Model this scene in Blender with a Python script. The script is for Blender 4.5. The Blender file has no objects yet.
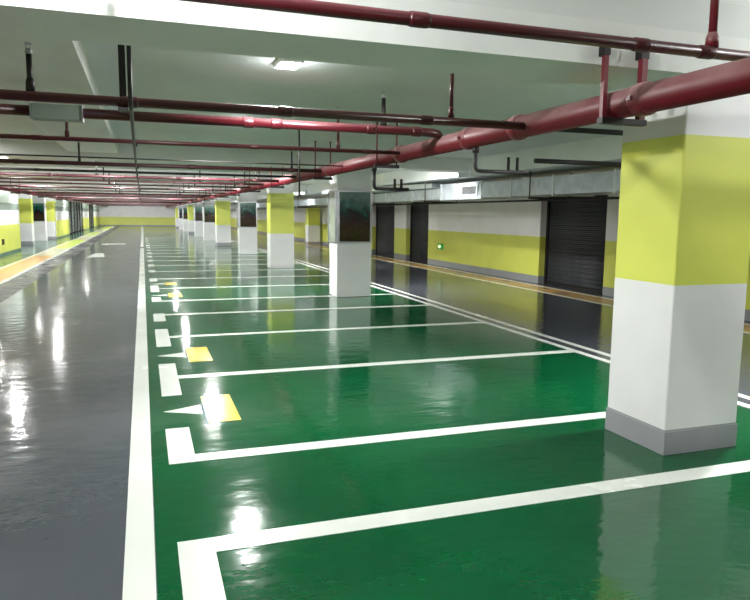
import bpy, bmesh, math, random
from mathutils import Vector, Matrix
random.seed(4)
S = bpy.context.scene
COL = S.collection
PI = math.pi
H = 1.6
ORD = ['first','second','third','fourth','fifth','sixth','seventh','eighth','ninth','tenth','eleventh','twelfth',
       'thirteenth','fourteenth','fifteenth','sixteenth','seventeenth','eighteenth','nineteenth','twentieth']

# ------------------------------------------------------------ colours / materials
def lin(c):
    o = []
    for v in c:
        v = v/255.0
        o.append(v/12.92 if v <= 0.04045 else ((v+0.055)/1.055)**2.4)
    return (o[0], o[1], o[2], 1.0)

def base_mat(name, rgb, rough=0.5, metal=0.0, spec=0.5):
    m = bpy.data.materials.new(name); m.use_nodes = True
    b = m.node_tree.nodes['Principled BSDF']
    b.inputs['Base Color'].default_value = lin(rgb)
    b.inputs['Roughness'].default_value = rough
    b.inputs['Metallic'].default_value = metal
    b.inputs['Specular IOR Level'].default_value = spec
    return m

def noisy(m, rgb, amt=0.12, scale=3.0, bump=0.0, bscale=60.0, rough=None):
    """procedural wear: colour varies by noise, optional bump"""
    nt = m.node_tree; N = nt.nodes; L = nt.links; b = N['Principled BSDF']
    tc = N.new('ShaderNodeTexCoord')
    n = N.new('ShaderNodeTexNoise'); n.inputs['Scale'].default_value = scale; n.inputs['Detail'].default_value = 6
    L.new(tc.outputs['Object'], n.inputs['Vector'])
    r = N.new('ShaderNodeValToRGB'); c = lin(rgb)
    r.color_ramp.elements[0].position = 0.3; r.color_ramp.elements[1].position = 0.7
    r.color_ramp.elements[0].color = [x*(1-amt) for x in c[:3]]+[1]
    r.color_ramp.elements[1].color = [min(1, x*(1+amt)) for x in c[:3]]+[1]
    L.new(n.outputs['Fac'], r.inputs['Fac']); L.new(r.outputs['Color'], b.inputs['Base Color'])
    if bump:
        n2 = N.new('ShaderNodeTexNoise'); n2.inputs['Scale'].default_value = bscale; n2.inputs['Detail'].default_value = 4
        L.new(tc.outputs['Object'], n2.inputs['Vector'])
        bp = N.new('ShaderNodeBump'); bp.inputs['Strength'].default_value = bump; bp.inputs['Distance'].default_value = 0.01
        L.new(n2.outputs['Fac'], bp.inputs['Height']); L.new(bp.outputs['Normal'], b.inputs['Normal'])
    return m

def plain(name, rgb, rough=0.5, metal=0.0, amt=0.1, scale=4.0, bump=0.0, bscale=60, spec=0.5):
    return noisy(base_mat(name, rgb, rough, metal, spec), rgb, amt, scale, bump, bscale)

def bands(name, stops, rough=0.45, axis='Z', top=3.0):
    """painted horizontal bands: stops = [(z_from, rgb), ...]"""
    m = base_mat(name, (200,200,200), rough)
    nt = m.node_tree; N = nt.nodes; L = nt.links; b = N['Principled BSDF']
    tc = N.new('ShaderNodeTexCoord'); sp = N.new('ShaderNodeSeparateXYZ')
    L.new(tc.outputs['Object'], sp.inputs['Vector'])
    mr = N.new('ShaderNodeMapRange'); mr.inputs['From Max'].default_value = top
    L.new(sp.outputs[axis], mr.inputs['Value'])
    r = N.new('ShaderNodeValToRGB'); r.color_ramp.interpolation = 'CONSTANT'
    el = r.color_ramp.elements
    el[0].position = 0; el[0].color = lin(stops[0][1])
    el[1].position = stops[1][0]/top; el[1].color = lin(stops[1][1])
    for z, c in stops[2:]:
        e = el.new(z/top); e.color = lin(c)
    L.new(mr.outputs['Result'], r.inputs['Fac'])
    n = N.new('ShaderNodeTexNoise'); n.inputs['Scale'].default_value = 1.7; n.inputs['Detail'].default_value = 5
    L.new(tc.outputs['Object'], n.inputs['Vector'])
    mx = N.new('ShaderNodeMix'); mx.data_type = 'RGBA'; mx.blend_type = 'MULTIPLY'; mx.inputs[0].default_value = 0.25
    r2 = N.new('ShaderNodeValToRGB'); r2.color_ramp.elements[0].color = (.72,.72,.72,1); r2.color_ramp.elements[1].color = (1,1,1,1)
    r2.color_ramp.elements[0].position = .3; r2.color_ramp.elements[1].position = .6
    L.new(n.outputs['Fac'], r2.inputs['Fac']); L.new(r.outputs['Color'], mx.inputs[6]); L.new(r2.outputs['Color'], mx.inputs[7])
    L.new(mx.outputs[2], b.inputs['Base Color'])
    return m

def epoxy(name, rgb, rough=0.13, spec=0.6, amt=0.1, bump=0.25):
    m = base_mat(name, rgb, rough, 0, spec)
    nt = m.node_tree; N = nt.nodes; L = nt.links; b = N['Principled BSDF']
    tc = N.new('ShaderNodeTexCoord')
    n = N.new('ShaderNodeTexNoise'); n.inputs['Scale'].default_value = 0.9; n.inputs['Detail'].default_value = 8
    L.new(tc.outputs['Object'], n.inputs['Vector'])
    r = N.new('ShaderNodeValToRGB'); c = lin(rgb)
    r.color_ramp.elements[0].position = .35; r.color_ramp.elements[1].position = .65
    r.color_ramp.elements[0].color = [x*(1-amt) for x in c[:3]]+[1]; r.color_ramp.elements[1].color = [x*(1+amt) for x in c[:3]]+[1]
    L.new(n.outputs['Fac'], r.inputs['Fac']); L.new(r.outputs['Color'], b.inputs['Base Color'])
    # trowel waves
    mp = N.new('ShaderNodeMapping'); mp.inputs['Scale'].default_value = (1.0, 1.6, 1)
    L.new(tc.outputs['Object'], mp.inputs['Vector'])
    n2 = N.new('ShaderNodeTexNoise'); n2.inputs['Scale'].default_value = 4.2; n2.inputs['Detail'].default_value = 2.8
    n2.inputs['Roughness'].default_value = .55
    L.new(mp.outputs['Vector'], n2.inputs['Vector'])
    bp = N.new('ShaderNodeBump'); bp.inputs['Strength'].default_value = bump; bp.inputs['Distance'].default_value = 0.012
    L.new(n2.outputs['Fac'], bp.inputs['Height']); L.new(bp.outputs['Normal'], b.inputs['Normal'])
    # roughness variation
    n3 = N.new('ShaderNodeTexNoise'); n3.inputs['Scale'].default_value = 1.3; n3.inputs['Detail'].default_value = 5
    L.new(tc.outputs['Object'], n3.inputs['Vector'])
    mr = N.new('ShaderNodeMapRange'); mr.inputs['From Min'].default_value = .3; mr.inputs['From Max'].default_value = .7
    mr.inputs['To Min'].default_value = rough*.7; mr.inputs['To Max'].default_value = rough*1.35
    L.new(n3.outputs['Fac'], mr.inputs['Value']); L.new(mr.outputs['Result'], b.inputs['Roughness'])
    return m

def emis(name, rgb, strength):
    m = base_mat(name, rgb, 0.4)
    b = m.node_tree.nodes['Principled BSDF']
    b.inputs['Emission Color'].default_value = lin(rgb); b.inputs['Emission Strength'].default_value = strength
    return m

YEL = (208,214,96); WHT = (222,222,224); GRY = (142,144,148)
M = {}
M['lane'] = epoxy('grey_epoxy', (66,70,76), .12, .6, .08, .38)
M['green'] = epoxy('green_epoxy', (4,70,38), .105, .36, .14, .26)
M['walk'] = epoxy('walkway_epoxy', (60,100,84), .16, .5, .1, .2)
M['band'] = epoxy('dark_strip_epoxy', (46,46,49), .3, .3, .06, .05)  # darker strip along the lane side of the left kerb
M['white_paint'] = epoxy('white_line_paint', (196,200,194), .22, .5, .05, .12)
M['yellow_paint'] = epoxy('yellow_line_paint', (206,176,48), .22, .5, .08, .12)
M['slab'] = plain('white_ceiling_paint', (212,216,214), .75, amt=.05, scale=1.2, bump=.08, bscale=14)
M['beam'] = plain('white_beam_paint', (222,224,222), .75, amt=.05, scale=1.5, bump=.08, bscale=14)
M['red'] = plain('red_pipe_paint', (132,14,34), .32, amt=.22, scale=6, spec=.55)
M['red2'] = plain('dusty_red_pipe_paint', (158,26,46), .34, amt=.25, scale=3, spec=.6)
M['dark'] = plain('dark_steel', (34,30,32), .5, .3, amt=.2)
M['steel'] = plain('galvanised_steel', (186,192,200), .36, .35, amt=.18, scale=5)
M['steelw'] = plain('pale_duct_sheet', (205,210,212), .4, .4, amt=.08, scale=5)
M['frame'] = plain('brushed_aluminium', (176,178,184), .3, .7, amt=.06)
M['shutter'] = None
M['back'] = plain('unlit_concrete', (70,72,76), .8, amt=.12)
M['box'] = plain('grey_sheet_metal', (128,138,132), .5, .1, amt=.05)
M['lampcase'] = plain('white_lamp_case', (225,225,222), .4, amt=.03)
M['lampglow'] = emis('lamp_diffuser_glow', (255,255,255), 22)
M['tubeglow'] = emis('tube_glow', (255,255,255), 8)
M['col_yellow'] = bands('pillar_paint_yellow', [(0,GRY),(.17,WHT),(1.15,YEL),(2.125,WHT)])
M['col_white'] = bands('pillar_paint_plain', [(0,WHT),(.14,WHT),(2.6,WHT)])
M['col_yellow2'] = bands('pillar_paint_yellow_top', [(0,WHT),(.1,WHT),(1.02,YEL),(2.2,WHT)])
M['wall_r'] = bands('right_wall_paint', [(0,GRY),(.17,YEL),(1.12,WHT)])
M['wall_l'] = bands('left_wall_paint', [(0,(90,116,100)),(.1,YEL),(1.08,WHT),(1.64,(128,142,134)),(1.9,(206,220,210))])
M['wall_end'] = bands('end_wall_paint', [(0,GRY),(.12,YEL),(1.06,WHT)])
M['exit'] = emis('exit_sign_green', (30,130,60), .12)
M['exitw'] = emis('exit_sign_white', (220,255,190), .4)

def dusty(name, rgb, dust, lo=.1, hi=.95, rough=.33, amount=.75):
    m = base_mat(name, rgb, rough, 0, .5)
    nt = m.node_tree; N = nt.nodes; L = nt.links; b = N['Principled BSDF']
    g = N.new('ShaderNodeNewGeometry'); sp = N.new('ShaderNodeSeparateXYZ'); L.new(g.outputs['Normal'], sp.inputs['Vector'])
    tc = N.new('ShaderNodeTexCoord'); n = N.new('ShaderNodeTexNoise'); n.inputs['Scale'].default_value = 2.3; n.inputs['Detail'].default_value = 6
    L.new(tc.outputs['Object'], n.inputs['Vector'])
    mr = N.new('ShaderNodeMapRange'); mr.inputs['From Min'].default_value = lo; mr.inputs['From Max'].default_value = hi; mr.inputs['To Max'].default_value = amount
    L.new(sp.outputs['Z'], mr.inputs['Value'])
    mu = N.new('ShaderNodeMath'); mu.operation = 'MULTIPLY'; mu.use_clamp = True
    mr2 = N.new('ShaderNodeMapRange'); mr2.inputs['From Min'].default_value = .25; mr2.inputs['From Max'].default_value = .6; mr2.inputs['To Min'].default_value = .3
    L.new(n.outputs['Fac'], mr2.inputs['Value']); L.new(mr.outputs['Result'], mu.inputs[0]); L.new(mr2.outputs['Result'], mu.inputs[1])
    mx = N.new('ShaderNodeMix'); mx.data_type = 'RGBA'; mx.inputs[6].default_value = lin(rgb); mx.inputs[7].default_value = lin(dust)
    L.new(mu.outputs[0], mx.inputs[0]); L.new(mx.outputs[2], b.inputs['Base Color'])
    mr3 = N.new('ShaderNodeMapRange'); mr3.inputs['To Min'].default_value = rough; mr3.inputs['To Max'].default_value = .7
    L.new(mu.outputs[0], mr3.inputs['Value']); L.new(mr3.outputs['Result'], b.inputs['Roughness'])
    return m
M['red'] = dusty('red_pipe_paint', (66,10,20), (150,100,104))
M['redshade'] = plain('shaded_red_pipe_paint', (58,18,26), .5, amt=.2)  # far cross pipes' red darkened to paint in their shade
M['red3'] = dusty('left_main_pipe_paint', (70,14,26), (150,120,120))  # left main pipe's red darkened likewise for shade
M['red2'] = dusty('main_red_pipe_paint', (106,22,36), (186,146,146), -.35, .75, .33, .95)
def shutter_mat():
    m = base_mat('dark_roller_shutter', (62,64,70), .55, .1)
    nt = m.node_tree; N = nt.nodes; L = nt.links; b = N['Principled BSDF']
    tc = N.new('ShaderNodeTexCoord'); w = N.new('ShaderNodeTexWave'); w.bands_direction = 'Z'; w.inputs['Scale'].default_value = 4
    L.new(tc.outputs['Object'], w.inputs['Vector'])
    bp = N.new('ShaderNodeBump'); bp.inputs['Strength'].default_value = .4; bp.inputs['Distance'].default_value = .02
    L.new(w.outputs['Fac'], bp.inputs['Height']); L.new(bp.outputs['Normal'], b.inputs['Normal'])
    return m
M['shutter'] = shutter_mat()

def poster_mat():
    m = base_mat('landscape_poster_print', (40,50,45), .12, 0, .7)
    nt = m.node_tree; N = nt.nodes; L = nt.links; b = N['Principled BSDF']
    tc = N.new('ShaderNodeTexCoord'); sp = N.new('ShaderNodeSeparateXYZ')
    L.new(tc.outputs['Object'], sp.inputs['Vector'])
    n = N.new('ShaderNodeTexNoise'); n.inputs['Scale'].default_value = 4.5; n.inputs['Detail'].default_value = 6
    L.new(tc.outputs['Object'], n.inputs['Vector'])
    ma = N.new('ShaderNodeMath'); ma.operation = 'MULTIPLY_ADD'; ma.inputs[1].default_value = .9
    L.new(n.outputs['Fac'], ma.inputs[0]); L.new(sp.outputs['Z'], ma.inputs[2])
    mr = N.new('ShaderNodeMapRange'); mr.inputs['From Min'].default_value = 1.45; mr.inputs['From Max'].default_value = 2.5
    L.new(ma.outputs[0], mr.inputs['Value'])
    r = N.new('ShaderNodeValToRGB'); el = r.color_ramp.elements
    el[0].position = 0; el[0].color = lin((44,38,26)); el[1].position = .62; el[1].color = lin((26,28,28))
    for p, c in ((.25,(54,46,30)),(.4,(56,36,36)),(.74,(30,84,76)),(1,(84,124,112))):
        e = el.new(p); e.color = lin(c)
    L.new(mr.outputs['Result'], r.inputs['Fac'])
    n2 = N.new('ShaderNodeTexNoise'); n2.inputs['Scale'].default_value = 16; n2.inputs['Detail'].default_value = 3
    L.new(tc.outputs['Object'], n2.inputs['Vector'])
    mx = N.new('ShaderNodeMix'); mx.data_type = 'RGBA'; mx.blend_type = 'OVERLAY'; mx.inputs[0].default_value = .5
    L.new(r.outputs['Color'], mx.inputs[6]); L.new(n2.outputs['Fac'], mx.inputs[7])
    L.new(mx.outputs[2], b.inputs['Base Color'])
    return m
M['poster'] = poster_mat()

def kerb_mat():
    m = base_mat('kerb_stripe_paint', (200,160,80), .25, 0, .5)
    nt = m.node_tree; N = nt.nodes; L = nt.links; b = N['Principled BSDF']
    tc = N.new('ShaderNodeTexCoord'); sp = N.new('ShaderNodeSeparateXYZ')
    L.new(tc.outputs['Object'], sp.inputs['Vector'])
    mr = N.new('ShaderNodeMapRange'); mr.inputs['From Min'].default_value = 0; mr.inputs['From Max'].default_value = 80
    L.new(sp.outputs['Y'], mr.inputs['Value'])
    r = N.new('ShaderNodeValToRGB'); r.color_ramp.interpolation = 'CONSTANT'; el = r.color_ramp.elements
    O = (204,158,92); Wp = (182,178,150); G = (180,200,80)
    el[0].position = 0; el[0].color = lin(O); el[1].position = 27/80; el[1].color = lin(Wp)
    for y, c in ((32,G),(42,Wp),(50,G),(58,Wp),(66,G)):
        e = el.new(y/80); e.color = lin(c)
    L.new(mr.outputs['Result'], r.inputs['Fac']); L.new(r.outputs['Color'], b.inputs['Base Color'])
    return m
M['kerb'] = kerb_mat()
M['kerb_r'] = epoxy('right_kerb_paint', (186,150,92), .2, .6, .25, .15)

# ------------------------------------------------------------ mesh helpers
def box(bm, x0,x1,y0,y1,z0,z1):
    v = [bm.verts.new(p) for p in ((x0,y0,z0),(x1,y0,z0),(x1,y1,z0),(x0,y1,z0),(x0,y0,z1),(x1,y0,z1),(x1,y1,z1),(x0,y1,z1))]
    for f in ((0,3,2,1),(4,5,6,7),(0,1,5,4),(1,2,6,5),(2,3,7,6),(3,0,4,7)):
        bm.faces.new([v[i] for i in f])

def prism(bm, pts, z0, z1):
    lo = [bm.verts.new((x,y,z0)) for x,y in pts]; hi = [bm.verts.new((x,y,z1)) for x,y in pts]
    n = len(pts)
    bm.faces.new(lo[::-1]); bm.faces.new(hi)
    for i in range(n): bm.faces.new((lo[i], lo[(i+1)%n], hi[(i+1)%n], hi[i]))

def tube(bm, pts, r, seg=16, radii=None):
    pts = [Vector(p) for p in pts]; rings = []
    up = None
    for i, p in enumerate(pts):
        if i == 0: d = pts[1]-p
        elif i == len(pts)-1: d = p-pts[i-1]
        else: d = (pts[i+1]-p).normalized()+(p-pts[i-1]).normalized()
        d.normalize()
        if up is None:
            up = Vector((0,0,1)) if abs(d.z) < .9 else Vector((1,0,0))
        a = d.cross(up)
        if a.length < 1e-4: a = d.cross(Vector((1,0,0)))
        a.normalize(); b = a.cross(d).normalized(); up = b
        rr = radii[i] if radii else r
        rings.append([bm.verts.new(p+(a*math.cos(t)+b*math.sin(t))*rr) for t in [2*PI*k/seg for k in range(seg)]])
    for i in range(len(rings)-1):
        for k in range(seg):
            f = bm.faces.new((rings[i][k], rings[i][(k+1)%seg], rings[i+1][(k+1)%seg], rings[i+1][k])); f.smooth = True
    bm.faces.new(rings[0][::-1]); bm.faces.new(rings[-1])

def obj(name, bm, mat, parent=None, loc=(0,0,0), bevel=0):
    bmesh.ops.recalc_face_normals(bm, faces=bm.faces[:])
    me = bpy.data.meshes.new(name); bm.to_mesh(me); bm.free()
    me.materials.append(mat)
    o = bpy.data.objects.new(name, me); COL.objects.link(o)
    o.location = loc
    if parent: o.parent = parent
    if bevel:
        md = o.modifiers.new('bevel', 'BEVEL'); md.width = bevel; md.segments = 2; md.limit_method = 'ANGLE'
    return o

def tag(o, label, cat, group=None):
    o['label'] = label; o['category'] = cat
    if group: o['group'] = group
    return o
def thing(name, label, cat, loc, group=None):
    o = bpy.data.objects.new(name, None); COL.objects.link(o); o.location = loc; o.empty_display_size = .1
    return tag(o, label, cat, group)
def struct(name, bm, mat):
    o = obj(name, bm, mat); o['kind'] = 'structure'; return o
def B(*a):
    bm = bmesh.new(); box(bm, *a); return bm

# ------------------------------------------------------------ SHELL
Y0, Y1 = -5.0, 85.6
XL, XR = -8.0, 11.0
SLAB = 2.76
struct('floor', B(-2.41, 8.0, Y0, Y1, -.2, -.006), M['lane'])
struct('floor', B(-8.0, -3.85, Y0, Y1, -.2, 0), M['walk'])
struct('floor', B(8.72, XR, Y0, Y1, -.2, 0), M['lane'])
struct('floor', B(0.01, 4.80, Y0, 66, -.006, 0), M['green'])
struct('floor', B(-2.41, 0.01, Y0, Y1, -.006, 0), M['lane'])
struct('floor', B(4.80, 8.0, Y0, Y1, -.006, 0), M['lane'])
struct('floor', B(0.01, 4.80, 66, Y1, -.006, 0), M['lane'])
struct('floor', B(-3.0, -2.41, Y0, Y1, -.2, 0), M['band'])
struct('trim_1', B(-3.85, -3.0, Y0, Y1, -.2, 0), M['kerb'])
struct('trim_2', B(8.0, 8.72, Y0, Y1, -.2, 0), M['kerb_r'])
struct('ceiling', B(XL, XR, 3.48, Y1, SLAB, SLAB+.2), M['slab'])
NS = 3.2   # the bay nearest the camera has a higher slab
struct('ceiling', B(XL, XR, Y0, 3.48, NS, NS+.2), M['slab'])
struct('trim_41', B(XL, XR, 3.48, 3.7, SLAB+.2, NS+.2), M['beam'])

# beams: transverse over each pillar row
PY = [3.48, 12.45, 19.5, 26.7, 33.8, 40.5, 47.4, 54.4, 61.4, 68.4, 75.4]
for i, y in enumerate(PY):
    bm = B(XL, XR, y, y+.56, 2.508, SLAB)
    struct('trim_%d' % (3+i), bm, M['beam'])
bm = B(-1.15, -.36, PY[0]+.56, PY[1], 2.60, SLAB); struct('trim_20', bm, M['beam'])
for i in range(len(PY)-1):
    struct('trim_%d' % (21+i), B(6.35, 7.9, PY[i]+.56, PY[i+1], 2.42, SLAB), M['beam'])
struct('trim_40', B(6.35, 7.9, Y0, PY[0], 2.42, NS), M['beam'])

struct('wall_back', B(XL, XR, Y0-.2, Y0, -.2, NS+.2), M['wall_end'])
struct('wall_front', B(XL, XR, Y1, Y1+.2, -.2, SLAB+.2), M['wall_end'])
struct('wall_left', B(XL-.2, XL, Y0-.2, Y1+.2, -.2, NS+.2), M['back'])
struct('wall_right', B(XR, XR+.2, Y0-.2, Y1+.2, -.2, NS+.2), M['back'])

# right side wall stretches and openings (face X = 9)
segs_r = [(Y0, 3.48), (3.48, 11.5), (13.92, 20.6), (22.6, 23.8), (26.4, 85.6)]
for i, (a, b) in enumerate(segs_r):
    struct('wall_right', B(9.0, 9.3, a, b, 0, NS if b < 4 else SLAB), M['wall_r'])
# roller shutters closing the openings
def shutter(a, b, label):
    t = thing('roller_shutter', label, 'shutter', (9.22, (a+b)/2, 0))
    w = (b-a)/2-.006
    bm = bmesh.new()
    n = 52
    for k in range(n):
        z = .062+k*.045
        tube(bm, [(0,-w+.07,z+.0225),(0,w-.07,z+.0225)], .023, 8)
    obj('curtain', bm, M['shutter'], t)
    for s in (-1, 1):
        obj('guide_rail', B(-.06,.05, s*(w-.035)-.035, s*(w-.035)+.035, 0, 2.42), M['dark'], t)
    obj('bottom_bar', B(-.04,.04,-w+.07,w-.07,0.002,.06), M['dark'], t)
    obj('shutter_box', B(-.12,.07,-w,w,2.42,2.74), M['dark'], t)
shutter(11.5, 13.92, 'wide dark closed shutter right of the long yellow wall stretch')
shutter(20.6, 22.6, 'narrow dark closed shutter left of the green exit sign')
shutter(23.8, 26.4, 'dark closed shutter just right of the first poster pillar')

# left side
for a, b in ((Y0, 3.48), (3.48, 31.0), (44.0, 50.8), (63.0, 69.0), (76.0, 85.6)):
    struct('wall_left', B(-5.1, -4.8, a, b, 0, NS if b < 4 else SLAB), M['wall_l'])
# louvred gates on the left, far
def gate(a, b, label):
    t = thing('slatted_gate', label, 'gate', (-4.95, (a+b)/2, 0))
    w = (b-a)/2-.01
    n = int((b-a)/2)
    for k in range(n+1):
        y = -w+.1+(2*w-.2)*k/n
        obj('gate_post', B(-.1,.1,y-.1,y+.1,0,2.6), M['dark'], t)
    bm = bmesh.new()
    for k in range(24):
        z = .12+k*.1
        box(bm, -.02,.02,-w,w,z,z+.06)
    obj('slats', bm, M['box'], t)
gate(51.0, 62.8, 'grey slatted gate with dark posts far down the left wall')
gate(69.2, 75.8, 'most distant slatted gate with dark posts in the left wall')

# ------------------------------------------------------------ PILLARS
def pillar(x0, x1, y0, y1, kind, label, poster_sides=('front',)):
    cx, cy = (x0+x1)/2, (y0+y1)/2; hx, hy = (x1-x0)/2, (y1-y0)/2
    t = thing('pillar', label, 'pillar', (cx, cy, 0), None)
    obj('shaft', B(-hx,hx,-hy,hy,.0,2.506), (M['col_yellow'] if y0 < 5 else M['col_yellow2']) if kind == 'y' else M['col_white'], t, bevel=.012)
    if kind == 'y' and (y0 < 5 or y0 > 30):
        bm = bmesh.new()   # grey skirting proud of the shaft
        box(bm, -hx-.006,hx+.006,-hy-.006,hy+.006,0,.165)
        obj('skirting', bm, M['skirt'], t, bevel=.003)
    elif kind == 'p':
        for s in poster_sides:
            # framed light-box poster: z 1.06 to 2.04
            f = bmesh.new(); p = bmesh.new()
            if s == 'front':
                a, b, y = -hx+.004, hx-.004, -hy
                for q in ((a,a+.035,1.06,2.06),(b-.035,b,1.06,2.06),(a+.035,b-.035,1.06,1.085),(a+.035,b-.035,2.035,2.06)):
                    box(f, q[0],q[1],y-.035,y,q[2],q[3])
                box(p, a+.035,b-.035,y-.022,y,1.085,2.035)
            else:
                a, b, x = -hy+.004, hy-.004, -hx
                for q in ((a,a+.035,1.06,2.06),(b-.035,b,1.06,2.06),(a+.035,b-.035,1.06,1.085),(a+.035,b-.035,2.035,2.06)):
                    box(f, x-.035,x,q[0],q[1],q[2],q[3])
                box(p, x-.022,x,a+.035,b-.035,1.085,2.035)
            fr = obj('poster_frame', f, M['frame'], t)
            obj('poster', p, M['poster'] if s == 'front' else M['glassy'], t)
    return t
M['skirt'] = plain('grey_skirting_paint', (140,141,146), .4, amt=.05)
M['glassy'] = plain('pale_reflective_panel', (150,158,150), .12, .35, amt=.2, scale=5)
M['scr'] = None
names = [('y','yellow and white pillar nearest the camera with grey skirting'),
 ('p','white pillar with dark landscape poster, just behind the nearest pillar'),
 ('y','yellow-topped white pillar directly beyond the largest poster pillar'),
 ('p','poster pillar between the second and third yellow-topped pillars of the row'),
 ('y','third yellow-topped pillar of the long row from the camera'),
 ('p','third poster pillar of the long row from the camera'),
 ('p','fourth poster pillar of the long row from the camera'),
 ('y','fourth yellow-topped pillar, far down the long row'),
 ('p','fifth poster pillar, far down the long row'),
 ('p','second most distant pillar of the long row'),
 ('y','most distant pillar of the long row, near the end wall')]
X0S = [3.29, 3.53, 3.51, 3.58, 3.42, 3.38, 3.36, 3.36, 3.36, 3.36, 3.36]
for i, (y, (k, lb)) in enumerate(zip(PY, names)):
    x0 = X0S[i]
    pillar(x0, x0+(.63 if i == 0 else .70), y, y+(.6 if i == 0 else .56), k, lb, ('front','side'))
# left pillars
pillar(-5.64,-5.05,36.0,36.6,'y','yellow-topped pillar standing left of the lane past the near wall')
pillar(-5.72,-5.08,41.0,41.6,'p','white pillar with dark screen at the left walkway')
pillar(-5.5,-4.84,42.9,43.6,'y','second yellow-topped pillar at the left walkway, past the screen pillar')
# right pillar seen between the row
pillar(8.2,8.85,34.5,35.1,'y','yellow and white pillar by the right wall, seen between two pillars of the row')

# ------------------------------------------------------------ FLOOR MARKINGS
PT = .003
def paint(name, polys, mat, label, cat, group=None):
    bm = bmesh.new()
    for p in polys: prism(bm, p, 0, PT)
    return tag(obj(name, bm, mat), label, cat, group)
def rect(x0,x1,y0,y1): return [(x0,y0),(x1,y0),(x1,y1),(x0,y1)]
paint('lane_line', [rect(-.13,0.005,Y0+.01,32.2)], M['white_paint'], 'long broad white line between grey lane and green bays, near stretch', 'road line')
paint('lane_line', [rect(-.13,0.005,33.4,84)], M['white_paint'], 'far stretch of the broad white lane line beyond its gap', 'road line')
paint('edge_line', [rect(4.83,4.92,Y0+.01,84)], M['white_paint'], 'inner white line of the pair edging the green bays on the right', 'road line')
paint('edge_line', [rect(5.06,5.15,Y0+.01,84)], M['white_paint'], 'outer white line of the pair, on the grey lane side', 'road line')
KW = M['kerbline'] = epoxy('cream_line_paint', (218,212,190), .22, .5, .06, .12)
paint('kerb_line', [rect(-3.1,-2.99,Y0+.01,84)], M['white_paint'], 'white line on the lane side of the left orange kerb strip', 'road line')
paint('kerb_line', [rect(-3.86,-3.76,Y0+.01,84)], KW, 'cream line on the wall side of the left orange kerb strip', 'road line')
paint('kerb_line', [rect(8.0,8.09,Y0+.01,84)], KW, 'cream line on the lane side of the right kerb strip', 'road line')
paint('kerb_line', [rect(8.66,8.74,Y0+.01,84)], KW, 'cream line on the wall side of the right kerb strip', 'road line')

# bay lines: (y0, y1, arm y-range)
def bay(y0, y1, a0, a1, label, x1=4.82, xs=.11, aw=.17):
    polys = []
    y0r, y1r = y0, y1
    # one clean outline: arm + bar (union drawn as non-overlapping pieces)
    polys.append(rect(xs, xs+aw, a0, a1))
    polys.append(rect(xs+aw, x1, y0r, y1r))
    return paint('bay_line', polys, M['white_paint'], label, 'parking line', None)
def nn(i): return ORD[i] if i < len(ORD) else 'far'
bays = [(3.08,3.23, 1.2,3.23), (4.31,4.45, 4.31,5.05), (6.62,6.75, 6.0,7.32), (8.87,9.0, 8.3,9.58), (10.88,11.02, 10.3,11.1),
        (12.62,12.75,12.62,13.3), (14.78,14.90,14.2,15.5), (16.95,17.07,16.4,17.2), (19.1,19.22,19.0,19.7)]
shape = ['corner arm towards the camera','corner arm pointing away','T-shaped block end','T-shaped block end','short end block','short end block']
for i, b in enumerate(bays):
    bay(*b, 'white bay line, %s from the camera, with %s' % (nn(i), shape[min(i, 5)]))
y = 21.3
i = len(bays)
while y < 46:
    bay(y, y+.12, y-.25, y+.5, 'thin white bay line, %s from the camera' % nn(i)); y += 2.2; i += 1
bay(.9,1.03,.5,1.2,'white bay line behind the camera position') if False else None
# arrows + yellow squares
for n_, (y0, y1, alpha) in enumerate(((5.12,5.9,1),(7.35,8.15,1),(13.25,13.95,1),(15.6,16.1,1))):
    w = ['nearest','second nearest','third nearest','most distant'][n_]
    paint('yellow_square', [rect(.43,.68,y0,y1)], M['yellow_paint'], '%s yellow square painted on the green bays' % w, 'floor marking')
    c = (y0+y1)/2
    paint('white_triangle', [[(.11,c),(.41,c-.15),(.41,c+.13)]], M['white_paint'], 'white pointed triangle left of the %s yellow square' % w, 'floor marking')
# lane arrow far away
paint('lane_arrow', [[(-1.95,25.6),(-1.35,25.9),(-1.5,28.2),(-1.8,28.0)]], M['white_paint'], 'white arrow painted in the grey lane', 'floor marking')
paint('lane_arrow', [[(-2.0,36.0),(-.9,36.2),(-.9,37.0),(-2.0,36.8)]], M['white_paint'], 'small white bar painted in the lane beyond the arrow', 'floor marking')

# ------------------------------------------------------------ PIPES
def coupling(parent, p, axis, r, mat, w=.05, loc=(0,0,0)):
    """grooved coupling: ring with two bolt lugs"""
    p = Vector(p); a = Vector(axis).normalized()
    bm = bmesh.new()
    tube(bm, [p-a*w, p-a*w*.7, p+a*w*.7, p+a*w], r*1.2, 18, [r*1.03, r*1.15, r*1.15, r*1.03])
    side = a.cross(Vector((0,0,1)))
    if side.length < .1: side = Vector((1,0,0))
    side.normalize()
    for s in (-1, 1):
        c = p+side*s*r*1.2
        d = r*.16
        box(bm, c.x-d,c.x+d,c.y-d,c.y+d,c.z-d,c.z+d)
    return obj('coupling', bm, mat, parent)

def elbow_pts(a, c, b, rad, n=6):
    a, c, b = Vector(a), Vector(c), Vector(b)
    d1 = (a-c).normalized(); d2 = (b-c).normalized()
    p1 = c+d1*rad; p2 = c+d2*rad
    out = [a]
    for i in range(n+1):
        t = i/n
        out.append(p1*(1-t)**2 + c*2*t*(1-t) + p2*t*t)
    out.append(b)
    return out

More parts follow.
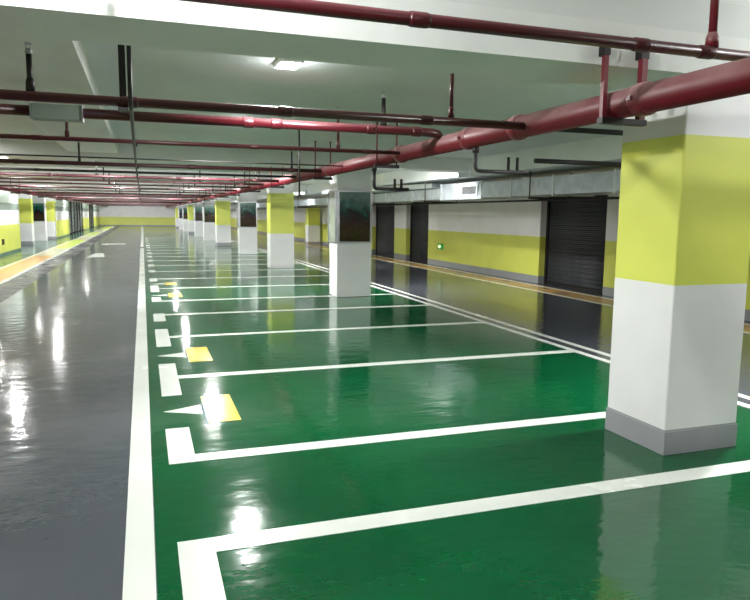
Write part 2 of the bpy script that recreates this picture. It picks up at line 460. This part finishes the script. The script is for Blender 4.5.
def pipe(name, label, pts, r, mat, coups=(), group=None, cat='pipe', cmat=None):
    o = Vector(pts[0])
    t = thing(name, label, cat, o, group)
    L = [Vector(p)-o for p in pts]
    bm = bmesh.new(); tube(bm, L, r, 18)
    obj('pipe_run', bm, mat, t)
    for c in coups:
        p, ax = c
        coupling(t, Vector(p)-o, ax, r, cmat or mat)
    return t
def riser(t, x, y, z0, z1, r, mat, head=True, down=False):
    """sprinkler riser on a pipe thing t"""
    o = t.location
    bm = bmesh.new()
    tube(bm, [(x-o.x,y-o.y,z0-o.z),(x-o.x,y-o.y,z1-o.z)], r, 12)
    ri = obj('riser', bm, mat, t)
    if True:   # tee socket at the foot
        bm = bmesh.new()
        s = -1 if down else 1
        tube(bm, [(x-o.x,y-o.y,z0-o.z),(x-o.x,y-o.y,z0-o.z+s*.05),(x-o.x,y-o.y,z0-o.z+s*.075)], r, 12, [r*1.6,r*1.5,r*1.05])
        obj('tee_socket', bm, mat, t)
    if head:
        s = -1 if down else 1
        bm = bmesh.new(); z = z1-o.z
        tube(bm, [(x-o.x,y-o.y,z-s*.004),(x-o.x,y-o.y,z+s*.02),(x-o.x,y-o.y,z+s*.03)], r, 10, [r*1.2,r*1.2,r*.7])
        for q in (-1, 1):
            tube(bm, [(x-o.x+q*.012,y-o.y,z+s*.025),(x-o.x+q*.014,y-o.y,z+s*.04),(x-o.x,y-o.y,z+s*.055)], .003, 6)
        tube(bm, [(x-o.x,y-o.y,z+s*.052),(x-o.x,y-o.y,z+s*.058)], .02, 12)
        obj('sprinkler_head', bm, M['frame'], ri)
    return ri

MX, MZ, MR = 2.76, 2.28, .084
# main red pipe along the bays
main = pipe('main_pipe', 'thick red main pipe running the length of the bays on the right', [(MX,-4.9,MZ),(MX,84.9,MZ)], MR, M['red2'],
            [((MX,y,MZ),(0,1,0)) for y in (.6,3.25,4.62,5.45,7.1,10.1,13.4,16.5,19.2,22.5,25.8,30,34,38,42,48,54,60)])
# second main on the left
MXL = -3.85
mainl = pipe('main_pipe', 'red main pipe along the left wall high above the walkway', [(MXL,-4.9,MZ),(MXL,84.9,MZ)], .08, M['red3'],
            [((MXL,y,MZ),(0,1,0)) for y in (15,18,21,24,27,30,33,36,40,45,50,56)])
XE = -3.87
def cross(label, y, z, r, mat, x1=MX, x0=XE, coups=()):
    x1 = MX-.078 if x1 == MX else x1; x0 = MXL+.075 if x0 > -4.7 and r < .03 or x0 == -4.6 else x0
    return pipe('cross_pipe', label, [(x0,y,z),(x1,y,z)], r, mat, [((cx,y,z),(1,0,0)) for cx in coups])
# P0: nearest, passes above the main pipe, with a riser to the ceiling at right
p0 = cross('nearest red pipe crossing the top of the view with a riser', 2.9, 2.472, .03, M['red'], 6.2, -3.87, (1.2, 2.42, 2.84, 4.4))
riser(p0, 2.88, 2.9, 2.50, NS-.003, .022, M['red2'], head=False)
riser(p0, -.2, 2.9, 2.49, 2.70, .014, M['dark'])
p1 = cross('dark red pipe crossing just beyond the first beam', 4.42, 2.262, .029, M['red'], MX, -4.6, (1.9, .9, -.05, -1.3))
riser(p1, -.59, 4.42, 2.29, 2.50, .016, M['dark'])
riser(p1, 2.09, 4.42, 2.29, 2.70, .014, M['red'])
# P2 with elbow down onto the main pipe; interrupted by grey box
p2pts = [(-.33,5.9,2.375)] + [(.5,5.9,2.375)] + elbow_pts((1.6,5.9,2.375),(2.70,5.9,2.375),(2.74,6.18,2.33),.16)[0:]
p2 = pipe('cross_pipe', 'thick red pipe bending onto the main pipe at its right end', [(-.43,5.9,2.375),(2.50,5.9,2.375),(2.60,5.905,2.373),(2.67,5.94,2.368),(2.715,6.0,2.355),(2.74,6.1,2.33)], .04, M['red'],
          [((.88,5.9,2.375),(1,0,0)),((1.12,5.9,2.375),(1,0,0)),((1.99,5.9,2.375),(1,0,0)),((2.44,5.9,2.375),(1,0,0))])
riser(p2, 2.11, 5.9, 2.41, 2.66, .02, M['dark'])
p2b = pipe('cross_pipe', 'short stub of dark red pipe left of the grey box', [(-3.6,5.9,2.375),(-.78,5.9,2.375)], .04, M['red'])
t = thing('junction_box', 'flat grey metal box interrupting the second cross pipe, top left', 'box', (-.605,5.9,2.31))
obj('box_body', B(-.18,.18,-.07,.07,0,.115), M['box'], t, bevel=.006)
obj('end_flange', B(.18,.187,-.078,.078,-.006,.125), M['frame'], t)
obj('end_flange', B(-.187,-.18,-.078,.078,-.006,.125), M['frame'], t)
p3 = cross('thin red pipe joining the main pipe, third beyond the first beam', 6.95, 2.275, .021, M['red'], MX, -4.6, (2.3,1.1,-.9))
riser(p3, -.64, 6.95, 2.29, 2.45, .013, M['red'])
riser(p3, 1.98, 6.95, 2.29, 2.66, .013, M['red'])
ys = [9.15, 10.35, 12.2, 13.85, 15.7, 17.7, 20.3, 23.2, 26.4, 28.6, 31, 35, 38.5, 43, 46, 50, 57, 64, 72]
rs = [.009,.028,.02,.028,.024,.02,.026,.02,.026,.026,.024,.028,.024,.03,.03,.03,.03,.03,.03]
rnd = random.Random(3)
for i, (y, r) in enumerate(zip(ys, rs)):
    lb = 'slim dark pipe crossing the ceiling, %s in the row receding beyond the grey box' % nn(i)
    t = cross(lb, y, 2.275, r, M['redshade'] if i not in (0, 2) else M['dark'], MX, -3.87, (2.2,.7,-1.6) if i < 9 and r > .015 else ())
    if i in (1,3,4,5,6,7,8,9):
        for x in ((-.78, 2.2) if i in (1, 3) else (-.78, 1.3, 2.3)):
            riser(t, x+rnd.uniform(-.06,.06), y, 2.29, 2.56 if i != 6 else 2.45, .013, M['dark'], head=i < 4)
# long thin dark pipe down the middle
ct = pipe('conduit_pipe', 'thin dark pipe running lengthwise over the white lane line', [(-.045,4.2,2.76),(-.045,4.2,2.28),(-.045,4.22,2.235),(-.045,4.27,2.218),(-.045,4.4,2.216),(-.06,10,2.216),(-.08,60,2.216)], .013, M['dark'], cat='pipe')
for q in (6.95, 10.35, 13.85, 17.7, 20.3, 26.4):
    zb = 2.275-(.021 if q < 7 else .026)
    obj('pipe_clip', B(-.018,.018,q-4.2-.012,q-4.2+.012,2.228-2.76,zb-2.76), M['dark'], ct)
# ---- hangers
def hanger(xs, y, ztop, zbar, label, r=.013, top_r=None, parent=None, bar=True, name='pipe_hanger'):
    cx = sum(xs)/len(xs)
    t = thing(name, label, 'hanger', (cx, y, zbar))
    for x in xs:
        bm = bmesh.new(); tube(bm, [(x-cx,0,0),(x-cx,0,ztop-zbar)], r, 8)
        tube(bm, [(x-cx,0,ztop-zbar-.012),(x-cx,0,ztop-zbar)], r*2.2, 8)
        obj('rod', bm, M['hang'], t)
    if bar and len(xs) > 1:
        e = .03
        obj('crossbar', B(min(xs)-cx-e, max(xs)-cx+e, -.02,.02,-.04,0), M['dark'], t)
    return t
M['hang'] = plain('red_dusted_steel', (112,26,40), .45, amt=.2)
# at the first beam: thick pair
t = thing('pipe_hanger', 'pair of steel posts with crossbar holding the main pipe near the pillar', 'hanger', (2.76,3.44,MZ-MR-.003))
obj('rod', B(-.15,-.122,-.015,.015,0,.36), M['hang'], t)
obj('rod', B(.118,.158,-.02,.02,0,.36), M['hang'], t)
obj('anchor_plate', B(-.156,-.116,-.02,.04,.36,.42), M['dark'], t)
obj('anchor_plate', B(.11,.166,-.02,.04,.36,.42), M['dark'], t)
obj('crossbar', B(-.156,.17,-.025,.025,-.035,0), M['dark'], t)
k = 0
for q, y in enumerate((6, 12, 18, 24, 30, 36)):
    hanger((MXL-.12, MXL+.13), y+.35, SLAB, MZ-.08, 'U-shaped hanger under the left wall pipe, %s from the camera' % nn(q), .01)
for y in (7.6, 10.6, 14.5, 17.6, 21.5, 24.5, 28.5, 31.5, 36, 39):
    hanger((MX-.12, MX+.13), y, SLAB, MZ-MR, 'U-shaped hanger under the main pipe, %s beyond the pillar one' % nn(k), .01); k += 1
# dark vertical near long pipe: flat strut pair
t = thing('strut_hanger', 'dark flat strut dropping from the first beam over the lane line', 'hanger', (-.09,4.46,2.225))
obj('strut', B(-.02,.02,-.012,.012,0,.265), M['dark'], t) if False else obj('strut', B(-.02,.02,.03,.05,0,.533), M['dark'], t)
obj('foot_clip', B(-.028,.028,-.08,.055,-.012,0), M['dark'], t)
# single drop rods
def drop(x, y, z0, z1, r, label):
    t = thing('drop_rod', label, 'rod', (x,y,z0))
    bm = bmesh.new(); tube(bm, [(0,0,.03),(0,0,z1-z0)], r, 8); obj('rod', bm, M['dark'], t)
    bm = bmesh.new(); tube(bm, [(0,0,0),(0,0,.015),(0,0,.035)], r, 10, [r*2.2,r*2.2,r]); obj('end_cap', bm, M['dark'], t)
    bm = bmesh.new(); tube(bm, [(0,0,z1-z0-.012),(0,0,z1-z0)], r*3, 10); obj('ceiling_plate', bm, M['dark'], t)
drop(2.02, 9.0, 1.84, SLAB, .012, 'long thin black rod hanging down left of the poster pillar')
# trapeze frames carrying small conduits right of the main pipe
def frame_hanger(x0, x1, y, zt, zb, label, r=.016):
    t = thing('trapeze_frame', label, 'hanger', (x0, y, zb))
    w = x1-x0
    obj('rod', B(-r,r,-r,r,0,zt-zb), M['dark'], t)
    obj('rod', B(w-r,w+r,-r,r,0,zt-zb), M['dark'], t)
    obj('crossbar', B(-r,w+r,-r,r,-.035,0), M['dark'], t)
def lbranch(y, z, x1, r, label, tail=True):
    """small black branch dropping from the main pipe then turning right"""
    t = pipe('branch_pipe', label, [(MX+.02,y,MZ-MR+.004),(MX+.02,y,z+.05),(MX+.025,y,z+.02),(MX+.04,y,z+.005),(MX+.07,y,z),(x1,y,z)], r, M['dark'])
    o = t.location
    bm = bmesh.new(); tube(bm, [(.0,0,0),(.0,0,-.05)], r*1.7, 12); obj('tee_socket', bm, M['dark'], t)
    if tail:
        for q in (.10, .19):
            bm = bmesh.new(); tube(bm, [(x1-q-o.x,0,z-o.z),(x1-q-o.x,0,z-o.z+.13)], r*.8, 10); obj('stub_pipe', bm, M['dark'], t)
    return t
lbranch(5.36, 1.995, 3.30, .017, 'black branch pipe dropping from the main pipe left of the duct grille')
lbranch(8.1, 1.93, 3.25, .022, 'black branch pipe dropping from the main pipe by the poster pillar')
pipe('branch_pipe', 'dark branch pipe running from the main pipe behind the nearest pillar', [(MX+.08,4.78,2.31),(6.2,4.78,2.31)], .022, M['dark'])
pipe('branch_pipe', 'short dark pipe above the duct, left of the nearest pillar', [(4.7,7.45,2.30),(6.34,7.45,2.30)], .03, M['dark'])
# ------------------------------------------------------------ DUCT (galvanised, along right beam)
DX0, DX1, DZ0, DZ1 = 6.7, 7.5, 1.985, 2.295
t = thing('air_duct', 'rectangular galvanised air duct running along the right side', 'duct', (DX0, 0, DZ0))
def duct_part(nm, y0, y1, x0=0, x1=.8, z0=0, z1=.31, mat='steel', bv=0): return obj(nm, B(x0,x1,y0,y1,z0,z1), M[mat], t, bevel=bv)
duct_part('duct_section', -3, 12.6)
duct_part('duct_section', 12.6, 14.6, z0=-.02, z1=.34)
duct_part('duct_section', 14.6, 62, z0=.0, z1=.25)
for y in (0.4,2,3.6,5.2,6.8,8.4,10.0,11.4,12.6,14.6,16.4,18.4,20.4,22.4,25,28,31,35,40,46):
    duct_part('flange', y-.02, y+.02, -.025,.825,-.025,.36 if 12 < y < 15 else (.335 if y < 15 else .275), 'steelw')
# grille
g = obj('grille_frame', B(-.02,0,12.75,13.55,.045,.285), M['steelw'], t)
bm = bmesh.new()
for k in range(12):
    y = 12.84+k*.053
    box(bm, -.03,-.02,y,y+.022,.085,.245)
obj('grille_slats', bm, M['dark'], t)
for y in (1.2,4.4,7.6,10.7,15.5,19.4,24,30):
    obj('duct_bracket', B(-.05,.85,y-.02,y+.02,-.065,-.03), M['dark'], t)
    for x in (-.035,.835):
        obj('bracket_rod', B(x-.008,x+.008,y-.008,y+.008,-.03,2.42-DZ0 if x > 0 or True else .8), M['dark'], t)
# angled pale branch on top of duct at mid distance
t = thing('duct_branch', 'pale sloping branch duct resting above the main air duct', 'duct', (6.72, 15.2, DZ1-.03))
bm = bmesh.new()
v = [bm.verts.new(p) for p in ((0,0,0),(.7,0,0),(.7,6.5,0),(-1.1,6.5,0),(0,0,.12),(.7,0,.12),(.7,6.5,.12),(-1.1,6.5,.12))]
for f in ((0,3,2,1),(4,5,6,7),(0,1,5,4),(1,2,6,5),(2,3,7,6),(3,0,4,7)): bm.faces.new([v[i] for i in f])
obj('branch_body', bm, M['steelw'], t)
# pipe under duct
pipe('conduit_pipe', 'thin dark pipe clipped below the air duct', [(6.9,-4.8,1.9),(6.9,60,1.9)], .02, M['dark'])

# ------------------------------------------------------------ EXIT SIGN on right wall
t = thing('exit_sign', 'small lit green exit sign low on the yellow wall', 'sign', (8.985, 19.55, .62-.09))
obj('sign_case', B(-.02,.014,-.19,.19,0,.18), M['exit'], t)
bm = bmesh.new()
prism(bm, [(-.12,.05),(-.02,.05),(-.02,.02),(.06,.09),(-.02,.16),(-.02,.13),(-.12,.13)], 0, .006)
a = obj('arrow_symbol', bm, M['exitw'], t); a.rotation_euler = (PI/2,0,-PI/2); a.location = (-.022,0,0)
# switch on the left yellow wall
t = thing('wall_switch', 'small dark call point on the near left yellow wall', 'switch', (-4.797,27.2,.40))
obj('switch_plate', B(0,.04,-.12,.12,0,.2), M['dark'], t, bevel=.01)
obj('switch_button', B(.04,.055,-.04,.04,.06,.14), M['red'], t)

# ------------------------------------------------------------ LAMPS
def area(parent, loc, sx, sy, power, rot=(0,0,0)):
    L = bpy.data.lights.new('lamp_light', 'AREA'); L.shape = 'RECTANGLE'; L.size = sx; L.size_y = sy; L.energy = power
    L.color = (1.0, 1.0, .98)
    o = bpy.data.objects.new('lamp_light', L); COL.objects.link(o); o.parent = parent; o.location = loc; o.rotation_euler = rot
    return o
def flush(x, y, power, label, top=SLAB):
    t = thing('ceiling_lamp', label, 'lamp', (x,y,top-.035))
    bm = bmesh.new()
    for q in ((-.09,-.075,-.14,.14),(.075,.09,-.14,.14),(-.075,.075,-.14,-.125),(-.075,.075,.125,.14)):
        box(bm, q[0],q[1],q[2],q[3],0,.035)
    obj('lamp_frame', bm, M['lampcase'], t)
    obj('diffuser', B(-.075,.075,-.125,.125,.008,.034), M['lampglow'], t)
    area(t, (0,0,-.004), .15, .24, power)
    if power > 30 and top == SLAB:   # the part of the glow that leaves the diffuser sideways
        L = bpy.data.lights.new('side_glow', 'POINT'); L.energy = power*.05; L.shadow_soft_size = .04
        o = bpy.data.objects.new('side_glow', L); COL.objects.link(o); o.parent = t; o.location = (0,0,-.12)
def unseen_tubelamp(x, y, power, label, z=2.60, along='X', top=SLAB):  # unseen batten for lighting slab, beam faces and the far end
    """suspended batten with a bare tube, lights the slab as well"""
    t = thing('unseen_tube_lamp', label, 'lamp', (x,y,z))
    rx = (.6,.03) if along == 'X' else (.03,.6)
    obj('batten', B(-rx[0],rx[0],-rx[1],rx[1],.03,.06), M['lampcase'], t)
    bm = bmesh.new()
    a = (-.57,0,0) if along == 'X' else (0,-.57,0); b = (.57,0,0) if along == 'X' else (0,.57,0)
    tube(bm, [a, b], .014, 10)
    obj('tube', bm, M['tubeglow'], t)
    for s in (-.5,.5):
        p = (s,0) if along == 'X' else (0,s)
        bm = bmesh.new(); tube(bm, [(p[0],p[1],.06),(p[0],p[1],top-z)], .005, 6); obj('suspension', bm, M['dark'], t)
    obj('ceiling_plate', B(-.1,.1,-.1,.1,top-z-.012,top-z), M['lampcase'], t)
    L = bpy.data.lights.new('tube_light', 'POINT'); L.energy = power; L.shadow_soft_size = .03; L.color = (1,1,.99)
    o = bpy.data.objects.new('tube_light', L); COL.objects.link(o); o.parent = t; o.location = (0,0,-.04)
FP = 15
flush(1.09, 5.22, FP*2.5, 'small bright square lamp on the ceiling over the bays')
flush(1.2, 8.72, FP*2.6, 'square lamp half hidden behind the thick cross pipe')
k = 0
for y in (13.25, 14.9, 24.4, 32.2):
    flush(1.35, y, FP*(1.9 if y < 16 else 1.0), 'square lamp over the bays beyond the second beam, %s of the far ones' % nn(k)); k += 1
k = 0
for y in (11.75, 16.2, 23.8, 36.0):
    flush(-2.75, y, FP*(.9 if y > 12 else .6), 'square lamp above the left side of the grey lane, %s from the camera' % nn(k)); k += 1
for x, y, p, lb in ((6.0,1.2,FP*1.1,'added square lamp, out of view right of the nearest pillar'),(-3.2,1.6,FP*1.3,'added square lamp, out of view above the grey lane nearest the camera'),(2.2,-1.5,FP*1.8,'added square lamp, out of view over the bays behind the camera')):  # out-of-view lamps added to light the nearest bay
    flush(x, y, p, lb, NS)
unseen_tubelamp(-.34, 2.0, 62, 'unseen tube lamp before the first beam above the white lane line', z=3.02, top=NS)
unseen_tubelamp(4.7, 2.5, 15, 'added unseen tube lamp before the first beam, right of the nearest pillar', z=3.02, top=NS)
unseen_tubelamp(-3.2, 2.3, 26, 'added unseen tube lamp before the first beam above the left kerb', z=3.02, top=NS)
for i, y in enumerate(PY):
    flush(5.2, y+.56+.15, FP*(5.0 if i < 4 else 3.0), 'square lamp right of the double white line, tucked behind a beam, %s from the camera' % nn(i))
for i, y in enumerate(PY[1:]):  # unseen tubes added behind the beams to even out the far light
    for x, sd in ((-2.9,'left lane side'), (-.6,'middle'), (1.7,'bay side')):
        unseen_tubelamp(x, y+.56+.13, 55 if i < 3 else 85, 'added distant tube lamp, unseen behind a ceiling beam, %s row from the camera, %s' % (nn(i), sd), z=2.625)
for i, (x, y) in enumerate(((-4.2, 22), (-4.2, 30), (-4.2, 38), (-4.2, 48))):  # lamps added to brighten the left walls
    flush(x, y, FP*1.2, 'added square lamp over the left walkway, %s from the camera' % nn(i))
W = bpy.data.worlds.new('world'); S.world = W; W.use_nodes = True
W.node_tree.nodes['Background'].inputs['Color'].default_value = (.8,.9,.85,1)
W.node_tree.nodes['Background'].inputs['Strength'].default_value = .05

G = {'pillar':'pillars of the parking garage','bay_line':'white bay lines on the green floor','cross_pipe':'pipes crossing under the ceiling',
     'main_pipe':'thick red pipes running lengthwise','pipe_hanger':'hangers carrying the main pipes','ceiling_lamp':'square ceiling lamps','unseen_tube_lamp':'unseen tube lamps under the ceiling',
     'yellow_square':'yellow squares in the bays','white_triangle':'white triangles in the bays','branch_pipe':'small dark branch pipes','roller_shutter':'dark shutters in the right wall',
     'slatted_gate':'slatted gates in the left wall','kerb_line':'lines along the kerb strips','lane_line':'stretches of the lane line','edge_line':'pair of lines edging the bays','lane_arrow':'marks in the grey lane','conduit_pipe':'thin dark lengthwise pipes'}
for o in COL.objects:
    n = o.name.split('.')[0]
    if o.parent is None and 'label' in o and n in G: o['group'] = G[n]
# ------------------------------------------------------------ CAMERA
cam = bpy.data.cameras.new('camera'); co = bpy.data.objects.new('camera', cam); COL.objects.link(co)
r = Vector((0.94516947,-0.32641573,0.01036553)); u = Vector((0.03148406,0.12266519,0.99194859)); w = Vector((0.32505911,0.93723317,-0.12621628))
m = Matrix((( r.x,u.x,-w.x,0),(r.y,u.y,-w.y,0),(r.z,u.z,-w.z,H),(0,0,0,1)))
co.matrix_world = m
cam.sensor_fit = 'HORIZONTAL'; cam.sensor_width = 36; cam.lens = 36*667.7/750
cam.clip_start = .05; cam.clip_end = 300
S.camera = co
S.view_settings.view_transform = 'Standard'; S.view_settings.look = 'None'; S.view_settings.gamma = 1
S.view_settings.exposure = 1.58
S.view_settings.use_curve_mapping = False
